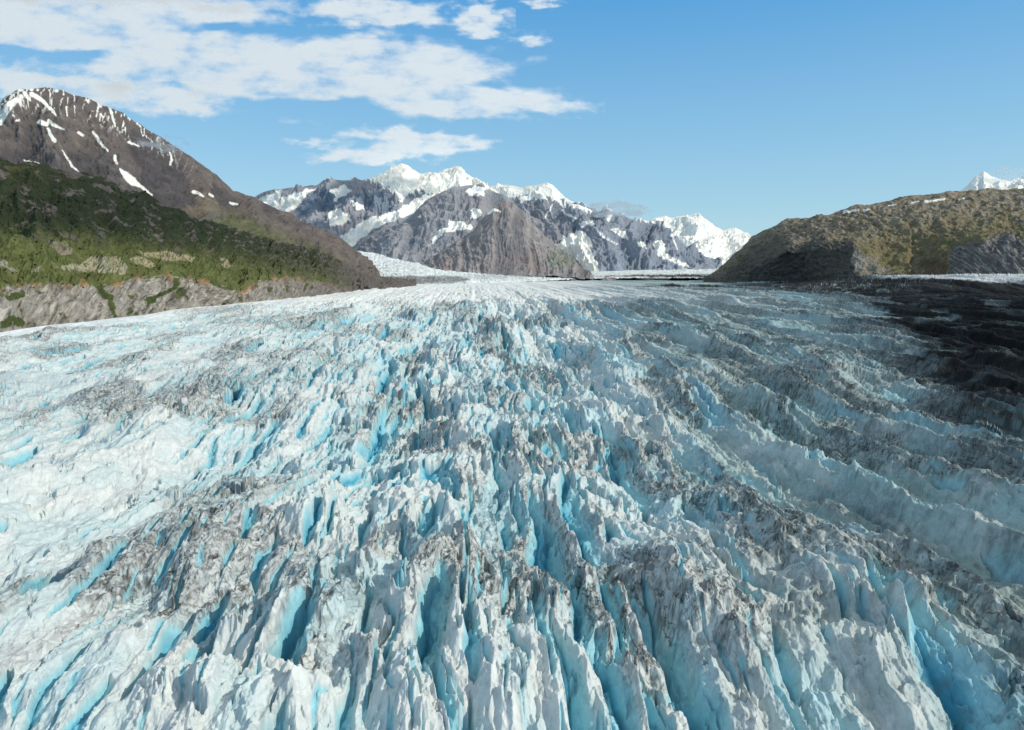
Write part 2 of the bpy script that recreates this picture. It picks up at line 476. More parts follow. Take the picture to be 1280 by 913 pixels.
# ------------------------------------------------------------------ lofted mountains
def loft(x0, x1, rows, nu, nv, gul=(300, 60, 5), rough=(120, 30), seed=0, crest_keep=0.35, warp=0.5, ease=None, back=True, splits=None):
    """rows: list of (v, [(px, py, depth)...]) from the crest (v=0) to the foot (v=1)"""
    pxs = np.linspace(x0, x1, nu)
    R = []
    for v, pts in rows:
        p = np.array(pts, float)
        R.append((v, np.interp(pxs, p[:, 0], p[:, 1]), np.interp(pxs, p[:, 0], p[:, 2])))
    vs = np.linspace(0, 1, nv)
    rv = np.array([r[0] for r in R])
    WX = np.empty((len(R), nu)); WY = WX.copy(); WZ = WX.copy()
    for i, (v, py, D) in enumerate(R):
        WX[i], WY[i], WZ[i] = world(pxs, py, D)
    X = np.empty((nv, nu)); Y = X.copy(); Z = X.copy()
    k = np.clip(np.searchsorted(rv, vs, side='right') - 1, 0, len(R) - 2)
    t = ((vs - rv[k]) / (rv[k + 1] - rv[k]))[:, None]
    for A, W in ((X, WX), (Y, WY), (Z, WZ)):
        A[:] = W[k] * (1 - t) + W[k + 1] * t
    # light smoothing over the breaks between rows
    V = np.repeat(vs[:, None], nu, 1)
    # arc lengths for gully coordinates
    du = np.hypot(np.diff(WX[0]), np.diff(WY[0])); U = np.concatenate([[0], np.cumsum(du)])[None, :] * np.ones((nv, 1))
    dv = np.sqrt(np.diff(X, axis=0) ** 2 + np.diff(Y, axis=0) ** 2 + np.diff(Z, axis=0) ** 2).mean(1)
    Vm = np.concatenate([[0], np.cumsum(dv)])[:, None] * np.ones((1, nu))
    lam, amp, stretch = gul
    wq = fbm(U / lam * .35, Vm / lam * .35, 3, seed + 1) * warp
    g = ridged(U / lam + wq, Vm / (lam * stretch) + wq * .4, 5, seed + 2, gain=0.5)
    rl, ra = rough
    gg = ridged(U / rl + wq, Vm / rl, 5, seed + 3, gain=0.55)
    ff = fbm(U / rl * 2.3, Vm / rl * 2.3, 4, seed + 4)
    env = lerp(crest_keep, 1.0, sstep(0, 0.12, V)) * lerp(1, 0.4, sstep(0.9, 1.0, V))
    disp = (amp * (g - 0.45) + ra * (gg - 0.45) + ra * .5 * ff) * env
    # displace outwards from the slope
    gx = np.gradient(X, axis=1); gy = np.gradient(Y, axis=1); gz = np.gradient(Z, axis=1)
    hx = np.gradient(X, axis=0); hy = np.gradient(Y, axis=0); hz = np.gradient(Z, axis=0)
    nx = gy * hz - gz * hy; ny = gz * hx - gx * hz; nz = gx * hy - gy * hx
    ln = np.sqrt(nx * nx + ny * ny + nz * nz) + 1e-9
    s = np.where(nz < 0, -1, 1) / ln
    nx, ny, nz = nx * s, ny * s, nz * s
    X = X + disp * nx * .6; Y = Y + disp * ny * .6; Z = Z + disp * nz
    info = dict(U=U, Vm=Vm, V=V, g=g, gg=gg, ff=ff, disp=disp, pxs=pxs)
    # seen bearing of every vertex: used to place patches of snow, scree and plants on the slope
    dx, dy, dz = X, Y, Z - CAM_H
    q = (dy * cp - dz * sp)
    info['px'] = (CX + FPX * dx / q).astype(F32)
    info['py'] = (CY - FPX * (dy * sp + dz * cp) / q).astype(F32)
    # shaded-relief helpers
    zx = np.gradient(Z, axis=1) / (np.hypot(np.gradient(X, axis=1), np.gradient(Y, axis=1)) + 1e-6)
    hd = np.hypot(np.gradient(X, axis=0), np.gradient(Y, axis=0)) + 1e-6
    zv = np.gradient(Z, axis=0) / hd
    info['slope'] = np.hypot(zx, zv)
    info['Z'] = Z
    return X, Y, Z, info


def with_back(X, Y, Z, col, drop, run):
    """adds the far side of the mountain behind its crest"""
    n = 5
    bx = []; by = []; bz = []; bc = []
    for i in range(n, 0, -1):
        t = i / n
        s = 1 + run * t / Y[0].mean()
        bx.append(X[0] * s); by.append(Y[0] * s); bz.append(Z[0] - drop * t ** 1.2); bc.append(col[0])
    X = np.vstack([np.array(bx), X]); Y = np.vstack([np.array(by), Y]); Z = np.vstack([np.array(bz), Z])
    col = np.concatenate([np.array(bc), col], 0)
    return X, Y, Z, col


def edges_noise(info, scale_px, amp_px, seed):
    px, py = info['px'], info['py']
    a = fbm(px / scale_px, py / scale_px, 4, seed, gain=.6); b = fbm(px / scale_px + 31, py / scale_px - 9, 4, seed + 5, gain=.6)
    return px + a * amp_px, py + b * amp_px


SNOW = (0.86, 0.85, 0.79)


def mk(name, L, colour, mat, label, drop, run, cat='mountain'):
    X, Y, Z, info = L
    col = colour(info)
    X, Y, Z, col = with_back(X, Y, Z, col, drop, run)
    return add(name, grid_mesh(name, X, Y, Z, col), mat, label, cat, 'structure')


def base(info, rgb):
    c = np.empty(info['px'].shape + (3,), F32); c[:] = rgb
    return c


# ---- left mountain: bare peak
Lp = loft(-260, 500, [
    (0.0, [(-260, 250, 4200), (-120, 180, 4000), (-40, 142, 4000), (0, 129, 4000), (12, 118, 4000), (28, 114, 4050), (60, 113, 4150), (100, 122, 4250), (125, 131, 4300), (150, 143, 4400), (175, 156, 4500), (200, 171, 4600), (222, 186, 4700), (240, 199, 4800), (262, 213, 4900), (280, 229, 5000), (292, 241, 5050), (315, 247, 5150), (335, 255, 5250), (360, 268, 5400), (385, 279, 5600), (420, 298, 5900), (445, 314, 6100), (462, 330, 6300), (480, 345, 6500), (500, 352, 6600)]),
    (0.45, [(-260, 330, 3300), (0, 190, 3200), (60, 190, 3300), (150, 215, 3500), (250, 260, 4000), (350, 300, 4600), (420, 318, 5100), (470, 342, 5600), (500, 356, 5700)]),
    (1.0, [(-260, 400, 2500), (0, 300, 2500), (150, 320, 2800), (250, 335, 3400), (350, 345, 4000), (450, 352, 4800), (500, 362, 5200)])],
    1100, 560, gul=(420, 120, 4), rough=(160, 42), seed=300)


def c_peak(f):
    px, py = f['px'], f['py']; qx, qy = edges_noise(f, 9, 5, 310); sx, sy = edges_noise(f, 22, 10, 313)
    c = base(f, (0.088, 0.081, 0.086))
    c = mix(c, (0.142, 0.124, 0.118), sstep(0.35, 0.75, f['gg']) * 0.9)
    line = 118 + (px - 30) * 0.62            # brown upper rocks follow the crest
    up = sstep(75, 20, py - np.interp(px, [0, 60, 150, 250, 300, 480], [120, 118, 150, 205, 245, 345]))
    c = mix(c, (0.160, 0.134, 0.122), up * 0.6)
    c = mix(c, (0.065, 0.062, 0.070), sstep(0.5, 0.2, f['g']) * .7)
    # pale scree fans
    scr = sstep(0.05, 0.45, fbm(f['U'] / 500. + f['V'] * 3, f['Vm'] / 900., 3, 320)) * sstep(150, 190, py - px * .45 + 40)
    c = mix(c, (0.27, 0.21, 0.145), scr * .6)
    # green lower flank towards the valley head
    gr = sstep(235, 330, px + f['ff'] * 60) * sstep(5, 40, py - np.interp(px, [200, 300, 400, 480], [215, 250, 292, 345])) * sstep(-.25, .25, f['ff'] + .2)
    c = mix(c, (0.13, 0.150, 0.045), gr * .8)
    c = mix(c, (0.06, 0.085, 0.035), gr * sstep(.0, .4, fbm(px / 13., py / 9., 3, 330)) * .8)
    c = mix(c, (0.20, 0.165, 0.12), sstep(350, 420, px) * sstep(.05, .4, fbm(px / 10., py / 8., 3, 331)) * .6)
    # snow: dusting along the summit, streaks down the gullies
    cr = py - np.interp(px, [0, 15, 30, 60, 100, 150, 200, 300], [129, 117, 114, 113, 122, 143, 171, 245])
    dust = sstep(0.35, 0.55, ridged(f['U'] / 70., f['Vm'] / 260., 4, 340, gain=.6) - cr / 40. * 0.5 - np.clip(px - 30, 0, 300) / 130. - .09)
    s = dust * sstep(60, 30, cr)
    s = np.maximum(s, sstep(0.70, .80, ridged(f['U'] / 45., f['Vm'] / 300., 4, 345)) * sstep(34, 10, cr) * sstep(260, 150, px))
    streaks = [([(0, 152), (6, 140), (14, 130), (26, 121, .6)], 5), ([(40, 118, 1.4), (52, 125), (62, 135), (70, 144, .4)], 2.4),
               ([(49, 153), (58, 155)], 3), ([(60, 151), (70, 158), (80, 162, .6)], 1.9), ([(60, 161), (62, 167), (68, 175, 1.3)], 2.2),
               ([(77, 188, .6), (84, 198), (90, 208), (98, 214, .4)], 1.3), ([(116, 165, .7), (124, 177), (135, 189, .5)], 2.0),
               ([(137, 134), (140, 145), (144, 158, .6)], 1.8), ([(124, 133), (120, 146, .5)], 1.4), ([(83, 134), (84, 145, .5)], 1.3), ([(98, 166), (104, 169)], 1.8),
               ([(143, 196), (146, 204, .6)], 2.4), ([(150, 212, .6), (158, 220, 1.8), (166, 227, 1.9), (176, 233, .8), (190, 244, .4)], 2.6),
               ([(160, 178), (174, 183, .6)], 1.3), ([(212, 191, .5), (215, 200, 1.2), (213, 206)], 1.4),
               ([(242, 240), (254, 245, .7)], 2.2), ([(262, 243), (266, 246)], 1.4), ([(20, 151), (24, 150)], 1.4), ([(288, 254), (297, 256)], 1.5),
               ([(30, 201), (50, 205, .4)], 1.2)]
    for pts, w in streaks:
        s = np.maximum(s, sstep(1.15, .75, stroke(qx * .35 + px * .65, qy * .35 + py * .65, pts, w)))
    return mix(c, SNOW, s)


mk('mountain', Lp, c_peak, M_rock, 'tall brown rocky mountain with snow dusted summit and thin snow streaks', 900, 2500)

# ---- left slope: green shoulder with painted cloud shade, bench of scrub, grey cliff band above the ice
Ls = loft(-260, 520, [
    (0.0, [(-260, 170, 1900), (-80, 185, 2100), (0, 196, 2250), (39, 206, 2300), (79, 214, 2380), (110, 220, 2420), (138, 230, 2480), (170, 240, 2560), (197, 250, 2620), (237, 271, 2750), (284, 285, 2950), (335, 301, 3250), (394, 313, 3700), (434, 332, 4100), (465, 347, 4500), (520, 352, 4800)]),
    (0.42, [(-260, 300, 1450), (0, 285, 1750), (100, 290, 1850), (200, 308, 2100), (300, 322, 2550), (400, 340, 3250), (465, 353, 4100), (520, 358, 4500)]),
    (0.74, [(-260, 400, 1080), (-80, 370, 1230), (0, 357, 1320), (30, 353, 1360), (60, 355, 1420), (100, 352, 1500), (140, 354, 1590), (170, 345, 1660), (220, 343, 1800), (260, 350, 1940), (300, 362, 2100), (320, 350, 2220), (360, 345, 2480), (400, 350, 2800), (440, 360, 3300), (520, 364, 4200)]),
    (1.0, [(-260, 490, 900), (0, 438, 1160), (100, 424, 1370), (230, 403, 1800), (330, 390, 2200), (400, 382, 2650), (460, 376, 3200), (520, 370, 4000)])],
    1300, 760, gul=(150, 44, 2.5), rough=(80, 24), seed=400, crest_keep=.7)


def c_slope(f):
    px, py = f['px'], f['py']; qx, qy = edges_noise(f, 14, 8, 410)
    cliff_top = np.interp(px, [-260, 0, 60, 140, 170, 220, 260, 300, 322, 360, 400, 440, 520], [395, 357, 354, 356, 346, 344, 352, 364, 352, 346, 352, 362, 366])
    n1 = fbm(f['U'] / 60., f['Vm'] / 45., 5, 420, gain=.6)
    n2 = fbm(f['U'] / 14., f['Vm'] / 12., 4, 421, gain=.6)
    c = base(f, (0.118, 0.130, 0.044))
    c = mix(c, (0.062, 0.085, 0.026), sstep(-.1, .4, n2))
    c = mix(c, (0.17, 0.165, 0.070), sstep(.1, .45, n1) * .7)
    # upper shoulder: cloud shade put into the slope colour
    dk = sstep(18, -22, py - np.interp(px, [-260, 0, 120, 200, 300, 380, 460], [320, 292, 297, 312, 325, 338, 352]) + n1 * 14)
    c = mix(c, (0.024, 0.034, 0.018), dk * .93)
    rk = sstep(.12, .34, fbm(f['U'] / 90., f['Vm'] / 40., 5, 430, gain=.62) + .25 * (f['gg'] - .5)) * sstep(196, 215, py)
    c = mix(c, (0.15, 0.12, 0.12), rk * dk * .85)
    c = mix(c, (0.10, 0.095, 0.03), sstep(.1, .4, fbm(f['U'] / 120. + 9, f['Vm'] / 60., 4, 440)) * dk * sstep(240, 200, py) * .5)
    # bare grey rock to the right
    c = mix(c, (0.13, 0.115, 0.105), np.maximum(sstep(0.0, .4, n1 + .3 * (f['gg'] - .4)) * sstep(270, 430, px) * .8, sstep(395, 450, px + n1 * 50)))
    # pale screes on the bench
    scree = np.zeros(px.shape)
    spec = sstep(.25, .6, fbm(f['U'] / 9., f['Vm'] / 9., 2, 450) + .55)
    for poly, colr in (([(60, 300), (78, 301), (92, 312), (90, 318), (75, 318), (62, 308)], (.26, .215, .175)),
                       ([(68, 334), (98, 330), (112, 322), (145, 320), (160, 333), (155, 342), (128, 342), (100, 340), (84, 338)], (.36, .33, .235)),
                       ([(160, 322), (180, 322), (196, 330), (190, 335), (172, 332)], (.36, .32, .21)),
                       ([(172, 315), (205, 315), (245, 322), (240, 326), (205, 325), (180, 320)], (.36, .31, .20)),
                       ([(0, 323), (10, 330), (24, 341), (18, 342), (0, 331)], (.32, .30, .26)),
                       ([(40, 340), (48, 332), (52, 333), (46, 341)], (.32, .30, .24)),
                       ([(74, 290), (84, 290), (100, 300), (92, 302), (80, 296)], (.16, .13, .12)),
                       ([(272, 322), (286, 325), (292, 333), (280, 335)], (.33, .28, .19))):
        scree = np.maximum(scree, in_poly(qx * .6 + px * .4, qy * .6 + py * .4, poly) * 1.0)
        c = mix(c, colr, in_poly(qx * .6 + px * .4, qy * .6 + py * .4, poly) * spec * .95)
    # cliff
    cl = sstep(-1.5, 2.5, py - cliff_top + n2 * 7 + n1 * 7)
    streak = fbm((f['U'] + .5 * f['Vm']) / 16. + n1, f['Vm'] / 60., 4, 460, gain=.6)
    cc = base(f, (0.29, 0.265, 0.23))
    cc = mix(cc, (0.46, 0.43, 0.38), sstep(.0, .45, streak))
    cc = mix(cc, (0.13, 0.113, 0.10), sstep(.05, .4, -streak + .5 * n2))
    cc = mix(cc, (0.33, 0.19, 0.085), sstep(11, 1, py - cliff_top) * sstep(.0, .35, n1 + .1))
    cc = mix(cc, (0.14, 0.13, 0.125), sstep(290, 420, px) * .7)
    gv = sstep(.24, .38, fbm(f['U'] / 55. + 5, f['Vm'] / 70., 4, 470))
    cc = mix(cc, (0.07, 0.088, 0.028), gv * .9)
    for pts, w in (([(118, 352), (128, 365), (140, 382), (146, 398, .3)], 5), ([(184, 378), (200, 372), (216, 360), (222, 348)], 3.5), ([(4, 405), (16, 400), (26, 404)], 5), ([(10, 372), (30, 368)], 4)):
        cc = mix(cc, (0.065, 0.085, 0.026), sstep(1.2, .7, stroke(qx, qy, pts, w)))
    f['green'] = (1 - cl) * (1 - .6 * rk) * (1 - scree)
    return c + (cc - c) * cl[..., None]


mk('hillside', Ls, c_slope, M_slope, 'green scrubby shoulder with pale scree patches above a grey cliff band at the ice edge', 300, 900, 'hillside')

# ---- scrub on the green slope: countless small bushes
def shrubs():
    X, Y, Z, f = Ls
    rs = np.random.RandomState(5)
    g = f['green'].ravel(); n1 = fbm(f['U'] / 50., f['Vm'] / 40., 3, 480).ravel()
    px = f['px'].ravel(); V = f['V'].ravel()
    ok = np.where((g > .8) & (px > -120) & (px < 425) & (V > .03) & (n1 > -.18))[0]
    pick = rs.choice(ok, 3000)
    t = (1 + 5 ** .5) / 2
    iv = np.array([(-1, t, 0), (1, t, 0), (-1, -t, 0), (1, -t, 0), (0, -1, t), (0, 1, t), (0, -1, -t), (0, 1, -t), (t, 0, -1), (t, 0, 1), (-t, 0, -1), (-t, 0, 1)], float) / 1.9
    fc = np.array([(0, 11, 5), (0, 5, 1), (0, 1, 7), (0, 7, 10), (0, 10, 11), (1, 5, 9), (5, 11, 4), (11, 10, 2), (10, 7, 6), (7, 1, 8), (3, 9, 4), (3, 4, 2), (3, 2, 6), (3, 6, 8), (3, 8, 9), (4, 9, 5), (2, 4, 11), (6, 2, 10), (8, 6, 7), (9, 8, 1)])
    P = np.stack([X.ravel()[pick], Y.ravel()[pick], Z.ravel()[pick]], 1)
    P[:, :2] += rs.uniform(-3, 3, (len(pick), 2))
    size = rs.uniform(.9, 2.7, len(pick)) * (1 + .5 * n1[pick])
    jit = 1 + rs.uniform(-.4, .4, (len(pick), 12))
    co = P[:, None, :] + iv[None] * (size[:, None] * jit)[..., None] * np.array([1.2, 1.2, .9])
    fa = (fc[None] + (np.arange(len(pick)) * 12)[:, None, None]).reshape(-1, 3).astype(np.int32)
    me = bpy.data.meshes.new('shrubs')
    me.vertices.add(co.size // 3); me.vertices.foreach_set('co', co.astype(F32).ravel())
    me.loops.add(fa.size); me.loops.foreach_set('vertex_index', fa.ravel())
    me.polygons.add(len(fa)); me.polygons.foreach_set('loop_start', np.arange(0, fa.size, 3, dtype=np.int32))
    me.update()
    a = me.attributes.new('tint', 'FLOAT_COLOR', 'POINT')
    k = rs.uniform(.5, 1.2, len(pick))[:, None]
    cc = np.ones((len(pick), 4)); cc[:, :3] = np.array([.085, .105, .032]) * k
    cc[:, :3] *= np.where(f['py'].ravel()[pick] < np.interp(px[pick], [-260, 0, 120, 200, 300, 380, 460], [320, 292, 297, 312, 325, 338, 352]), .45, 1)[:, None]  # upper bushes darkened to match the painted cloud shade
    a.data.foreach_set('color', np.repeat(cc, 12, 0).astype(F32).ravel())
    add('shrubs', me, M_slope, 'dense green scrub covering the slope above the grey cliff band', 'shrubs', 'stuff')


shrubs()

# ---- right hill
Lr = loft(880, 1560, [
    (0.0, [(880, 350, 6000), (900, 334, 5900), (907, 329, 5850), (919, 318, 5800), (939, 297, 5600), (958, 286, 5500), (981, 276, 5400), (1004, 272, 5300), (1024, 270, 5200), (1063, 259, 5100), (1106, 252, 5000), (1139, 246, 4900), (1172, 242, 4850), (1198, 240, 4800), (1254, 236, 4700), (1280, 236, 4650), (1400, 225, 4500), (1560, 250, 4400)]),
    (0.45, [(880, 352, 5800), (907, 342, 5650), (939, 325, 5200), (990, 300, 4850), (1060, 292, 4600), (1120, 290, 4400), (1200, 285, 4200), (1280, 285, 4000), (1560, 300, 3800)]),
    (0.62, [(880, 354, 5700), (907, 346, 5500), (939, 335, 5000), (985, 312, 4400), (1030, 304, 4180), (1066, 305, 4000), (1100, 325, 3920), (1140, 330, 3900), (1190, 308, 3700), (1230, 298, 3500), (1280, 296, 3400), (1560, 320, 3200)]),
    (0.66, [(880, 354, 5680), (907, 348, 5450), (939, 338, 4950), (985, 318, 4330), (1030, 310, 4110), (1066, 311, 3950), (1100, 329, 3870), (1140, 334, 3850), (1190, 313, 3640), (1230, 303, 3440), (1280, 302, 3340), (1560, 330, 3140)]),
    (1.0, [(880, 356, 5600), (907, 354, 5300), (960, 354, 4650), (1040, 355, 3900), (1068, 356, 3680), (1100, 356, 3640), (1130, 356, 3600), (1200, 356, 3300), (1280, 358, 3000), (1560, 372, 2800)])],
    1200, 560, gul=(260, 50, 2.5), rough=(130, 27), seed=500, crest_keep=.5)


def c_right(f):
    px, py = f['px'], f['py']; qx, qy = edges_noise(f, 16, 15, 510)
    n1 = fbm(f['U'] / 130., f['Vm'] / 70., 5, 520, gain=.6); n2 = fbm(f['U'] / 35., f['Vm'] / 25., 4, 521, gain=.6)
    crest = np.interp(px, [900, 939, 981, 1024, 1106, 1198, 1280, 1560], [334, 297, 276, 270, 252, 240, 236, 240])
    c = base(f, (0.185, 0.150, 0.080))
    c = mix(c, (0.115, 0.130, 0.045), sstep(0, .4, n1))
    c = mix(c, (0.15, 0.14, 0.05), sstep(.1, .45, n2) * .6)
    # pale rock slabs high up
    up = sstep(62, 15, py - crest)
    c = mix(c, (0.31, 0.26, 0.21), sstep(-.1, .22, n1 * .6 + n2 * .7 + .25 * (f['gg'] - .45) + .10 * up) * up * .85)
    c = mix(c, (0.22, 0.195, 0.175), sstep(.12, .3, fbm(f['U'] / 60., f['Vm'] / 22., 4, 525, gain=.65)) * .6)
    c = mix(c, (0.05, 0.048, 0.05), sstep(.2, .4, -n2) * .7)
    # steep left face, its shade put into the colour
    lf = sstep(1045, 940, px + n1 * 30) * sstep(4, 22, py - crest + n2 * 10)
    c = mix(c, (0.085, 0.080, 0.078), lf * .7)
    # lower eroded faces; the scarp's dark tone is painted shade
    scarp = in_poly(qx, qy, [(1000, 303), (1030, 300), (1066, 302), (1070, 320), (1072, 360), (940, 360), (935, 340), (975, 318)])
    c = mix(c, (0.06, 0.06, 0.064), scarp * (.55 + .4 * sstep(-.3, .3, n2)))
    ribs = ridged((f['U'] - .7 * f['Vm']) / 34. + .5 * n1, f['Vm'] / 300., 4, 530)
    fan = in_poly(qx, qy, [(1068, 308), (1080, 315), (1105, 335), (1134, 350), (1140, 360), (1068, 360)])
    c = mix(c, (0.28, 0.26, 0.235), fan * (.3 + .7 * sstep(.3, .8, ribs)))
    fan2 = in_poly(qx, qy, [(1190, 318), (1205, 306), (1240, 297), (1300, 292), (1560, 300), (1560, 390), (1180, 372), (1188, 340)])
    c = mix(c, (0.12, 0.115, 0.115), fan2 * 1.0); c = mix(c, (0.27, 0.25, 0.225), fan2 * sstep(.45, .85, ribs))
    red = in_poly(qx, qy, [(1150, 326), (1182, 330), (1188, 352), (1160, 352)])
    c = mix(c, (0.12, 0.075, 0.05), red * .7)
    s = 0
    for pts, w in (([(1056, 265), (1072, 263, .7)], 1.6), ([(1080, 264), (1086, 262)], 1.2), ([(1110, 257), (1120, 256)], 1.3), ([(1158, 251), (1180, 250, .8)], 1.8), ([(1140, 254), (1148, 253)], 1.1), ([(1200, 249), (1206, 249)], .9)):
        s = np.maximum(s, sstep(1.2, .7, stroke(px * .7 + qx * .3, py * .7 + qy * .3, pts, w)))
    return mix(c, SNOW, s)


mk('hill', Lr, c_right, M_slope, 'rounded brown and green hill with dark eroded scarp on the far side of the ice', 300, 2500, 'hill')


# ---- distant range
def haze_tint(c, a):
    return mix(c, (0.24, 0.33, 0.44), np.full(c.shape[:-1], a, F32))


def far_col(rock, snowline, snow_soft, polys, strokes=(), tint=.15, seed=0, green=None, noisy=.5, dark=()):
    def fn(f):
        px, py = f['px'], f['py']; qx, qy = edges_noise(f, 10, 9, seed)
        c = base(f, rock)
        c = mix(c, np.array(rock) * 1.6, sstep(.35, .8, f['gg']) * .8)
        c = mix(c, np.array(rock) * .55, sstep(.5, .15, f['g']) * .8)
        c = mix(c, np.array(rock) * (1.25, .98, .85), sstep(.0, .5, fbm(f['U'] / 700., f['Vm'] / 500., 3, seed + 9)) * .7)
        for p in dark:
            c = mix(c, (0.065, 0.085, 0.125), in_poly(qx, qy, p) * .8)  # blue shadow areas painted into the rock colour
        sl = np.interp(px, [a for a, b in snowline], [b for a, b in snowline])
        st = ridged(f['U'] / 160., f['Vm'] / 420., 4, seed + 5, gain=.6)
        s = sstep(.38, .52, (st - .5) * noisy + (sl - py) / snow_soft + .45)
        for p in polys:
            s = np.maximum(s, in_poly(qx * .6 + px * .4, qy * .6 + py * .4, p) * 1.0)
        for pts, w in strokes:
            s = np.maximum(s, sstep(1.2, .8, stroke(qx * .5 + px * .5, qy * .5 + py * .5, pts, w)))
        if green:
            g = in_poly(qx, qy, green)
            c = mix(c, (0.13, 0.16, 0.055), g * sstep(-.3, .2, f['ff']) * .7)
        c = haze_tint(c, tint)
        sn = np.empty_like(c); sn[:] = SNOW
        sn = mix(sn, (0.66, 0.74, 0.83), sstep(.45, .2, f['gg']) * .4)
        return c + (sn - c) * s[..., None]
    return fn


ROCK = (0.235, 0.205, 0.195)
# back range with the twin white peaks
L1 = loft(280, 780, [
    (0.0, [(280, 300, 13500), (308, 258, 13500), (319, 246, 13500), (337, 239, 13500), (360, 235, 13500), (375, 234, 13600), (395, 233, 13700), (404, 228, 13800), (420, 225, 13800), (436, 226, 14000), (452, 226, 14000), (472, 222, 14400), (480, 217, 14500), (487, 212, 14500), (495, 208, 14500), (502, 205, 14500), (509, 208, 14500), (516, 212, 14500), (525, 217, 14500), (546, 218, 14500), (556, 213, 14500), (563, 211, 14500), (571, 209, 14500), (577, 213, 14500), (584, 219, 14500), (595, 225, 14300), (603, 229, 14200), (612, 233, 14000), (637, 232, 13500), (653, 234, 13400), (667, 231, 13300), (684, 229, 13200), (690, 233, 13200), (697, 238, 13200), (705, 245, 13100), (712, 250, 13000), (724, 255, 12900), (740, 262, 12800), (780, 275, 12800)]),
    (0.35, [(280, 310, 12800), (320, 262, 12600), (400, 252, 12600), (500, 238, 13000), (570, 238, 13200), (640, 255, 12600), (690, 262, 12200), (740, 280, 12000), (780, 290, 12000)]),
    (0.7, [(280, 320, 11600), (400, 285, 11300), (500, 275, 11500), (600, 290, 11500), (700, 300, 11000), (780, 310, 11000)]),
    (1.0, [(280, 335, 10500), (450, 330, 10000), (600, 330, 9800), (780, 345, 10000)])],
    1000, 420, gul=(900, 330, 3.2), rough=(420, 120), seed=600, crest_keep=.16)
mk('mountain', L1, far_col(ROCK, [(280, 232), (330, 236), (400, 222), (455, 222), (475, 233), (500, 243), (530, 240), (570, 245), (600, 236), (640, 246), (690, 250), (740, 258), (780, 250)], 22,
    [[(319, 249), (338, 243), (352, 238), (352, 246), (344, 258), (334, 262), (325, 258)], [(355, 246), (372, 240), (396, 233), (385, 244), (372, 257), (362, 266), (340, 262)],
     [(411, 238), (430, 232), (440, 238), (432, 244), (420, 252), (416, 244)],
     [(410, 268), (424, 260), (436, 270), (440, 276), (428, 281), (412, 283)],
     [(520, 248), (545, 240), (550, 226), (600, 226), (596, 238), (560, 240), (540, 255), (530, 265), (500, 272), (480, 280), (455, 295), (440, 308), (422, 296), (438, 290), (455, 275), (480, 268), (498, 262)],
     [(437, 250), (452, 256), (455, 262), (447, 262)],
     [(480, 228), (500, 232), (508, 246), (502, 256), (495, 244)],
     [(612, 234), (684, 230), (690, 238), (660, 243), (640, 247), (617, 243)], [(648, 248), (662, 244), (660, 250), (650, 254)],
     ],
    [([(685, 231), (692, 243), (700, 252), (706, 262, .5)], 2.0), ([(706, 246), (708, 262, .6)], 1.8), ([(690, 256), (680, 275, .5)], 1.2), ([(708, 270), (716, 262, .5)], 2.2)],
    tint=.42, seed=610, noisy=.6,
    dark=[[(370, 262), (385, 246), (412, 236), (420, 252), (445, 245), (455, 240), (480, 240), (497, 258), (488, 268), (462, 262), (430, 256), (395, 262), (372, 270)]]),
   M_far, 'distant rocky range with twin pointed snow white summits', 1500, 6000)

# brown middle mountain with a flat shoulder
L2 = loft(400, 680, [
    (0.0, [(400, 345, 9500), (436, 312, 9300), (452, 298, 9300), (480, 286, 9300), (500, 280, 9300), (512, 272, 9300), (522, 262, 9300), (532, 251, 9300), (540, 246, 9300), (552, 241, 9300), (565, 236, 9300), (580, 233, 9400), (600, 230, 9500), (608, 232, 9500), (614, 238, 9500), (630, 244, 9400), (650, 262, 9300), (680, 280, 9200)]),
    (0.5, [(400, 352, 8700), (450, 322, 8500), (520, 295, 8500), (600, 275, 8600), (680, 300, 8600)]),
    (1.0, [(400, 352, 7800), (500, 342, 7600), (600, 345, 7600), (680, 348, 7600)])],
    640, 300, gul=(460, 130, 4), rough=(240, 50), seed=700, crest_keep=.25)
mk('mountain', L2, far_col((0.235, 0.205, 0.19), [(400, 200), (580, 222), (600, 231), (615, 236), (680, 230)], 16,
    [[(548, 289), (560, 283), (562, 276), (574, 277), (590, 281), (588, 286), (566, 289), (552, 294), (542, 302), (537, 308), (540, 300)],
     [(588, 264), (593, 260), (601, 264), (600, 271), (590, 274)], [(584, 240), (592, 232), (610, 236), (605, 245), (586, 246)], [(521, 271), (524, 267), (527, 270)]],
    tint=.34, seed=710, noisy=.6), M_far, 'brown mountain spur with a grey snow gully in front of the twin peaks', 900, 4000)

# front brown pyramid
L3 = loft(500, 770, [
    (0.0, [(500, 346, 7800), (525, 331, 7700), (545, 318, 7600), (560, 309, 7500), (575, 299, 7500), (592, 289, 7500), (602, 275, 7500), (612, 264, 7500), (622, 256, 7500), (632, 252, 7500), (642, 254, 7500), (652, 262, 7500), (664, 278, 7450), (676, 291, 7400), (694, 306, 7300), (712, 320, 7200), (728, 334, 7100), (740, 343, 7000), (770, 350, 6900)]),
    (1.0, [(500, 350, 6900), (560, 344, 6600), (620, 345, 6500), (700, 346, 6500), (770, 352, 6500)])],
    620, 300, gul=(190, 62, 7), rough=(110, 22), seed=800, crest_keep=.4, warp=.3)
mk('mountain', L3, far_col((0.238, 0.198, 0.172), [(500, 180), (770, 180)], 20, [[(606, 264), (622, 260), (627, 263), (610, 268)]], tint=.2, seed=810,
    green=[(684, 316), (700, 312), (712, 318), (722, 332), (705, 336), (686, 332)]), M_far, 'brown pyramid shaped mountain with fluted sides and a green patch low down', 600, 1800)

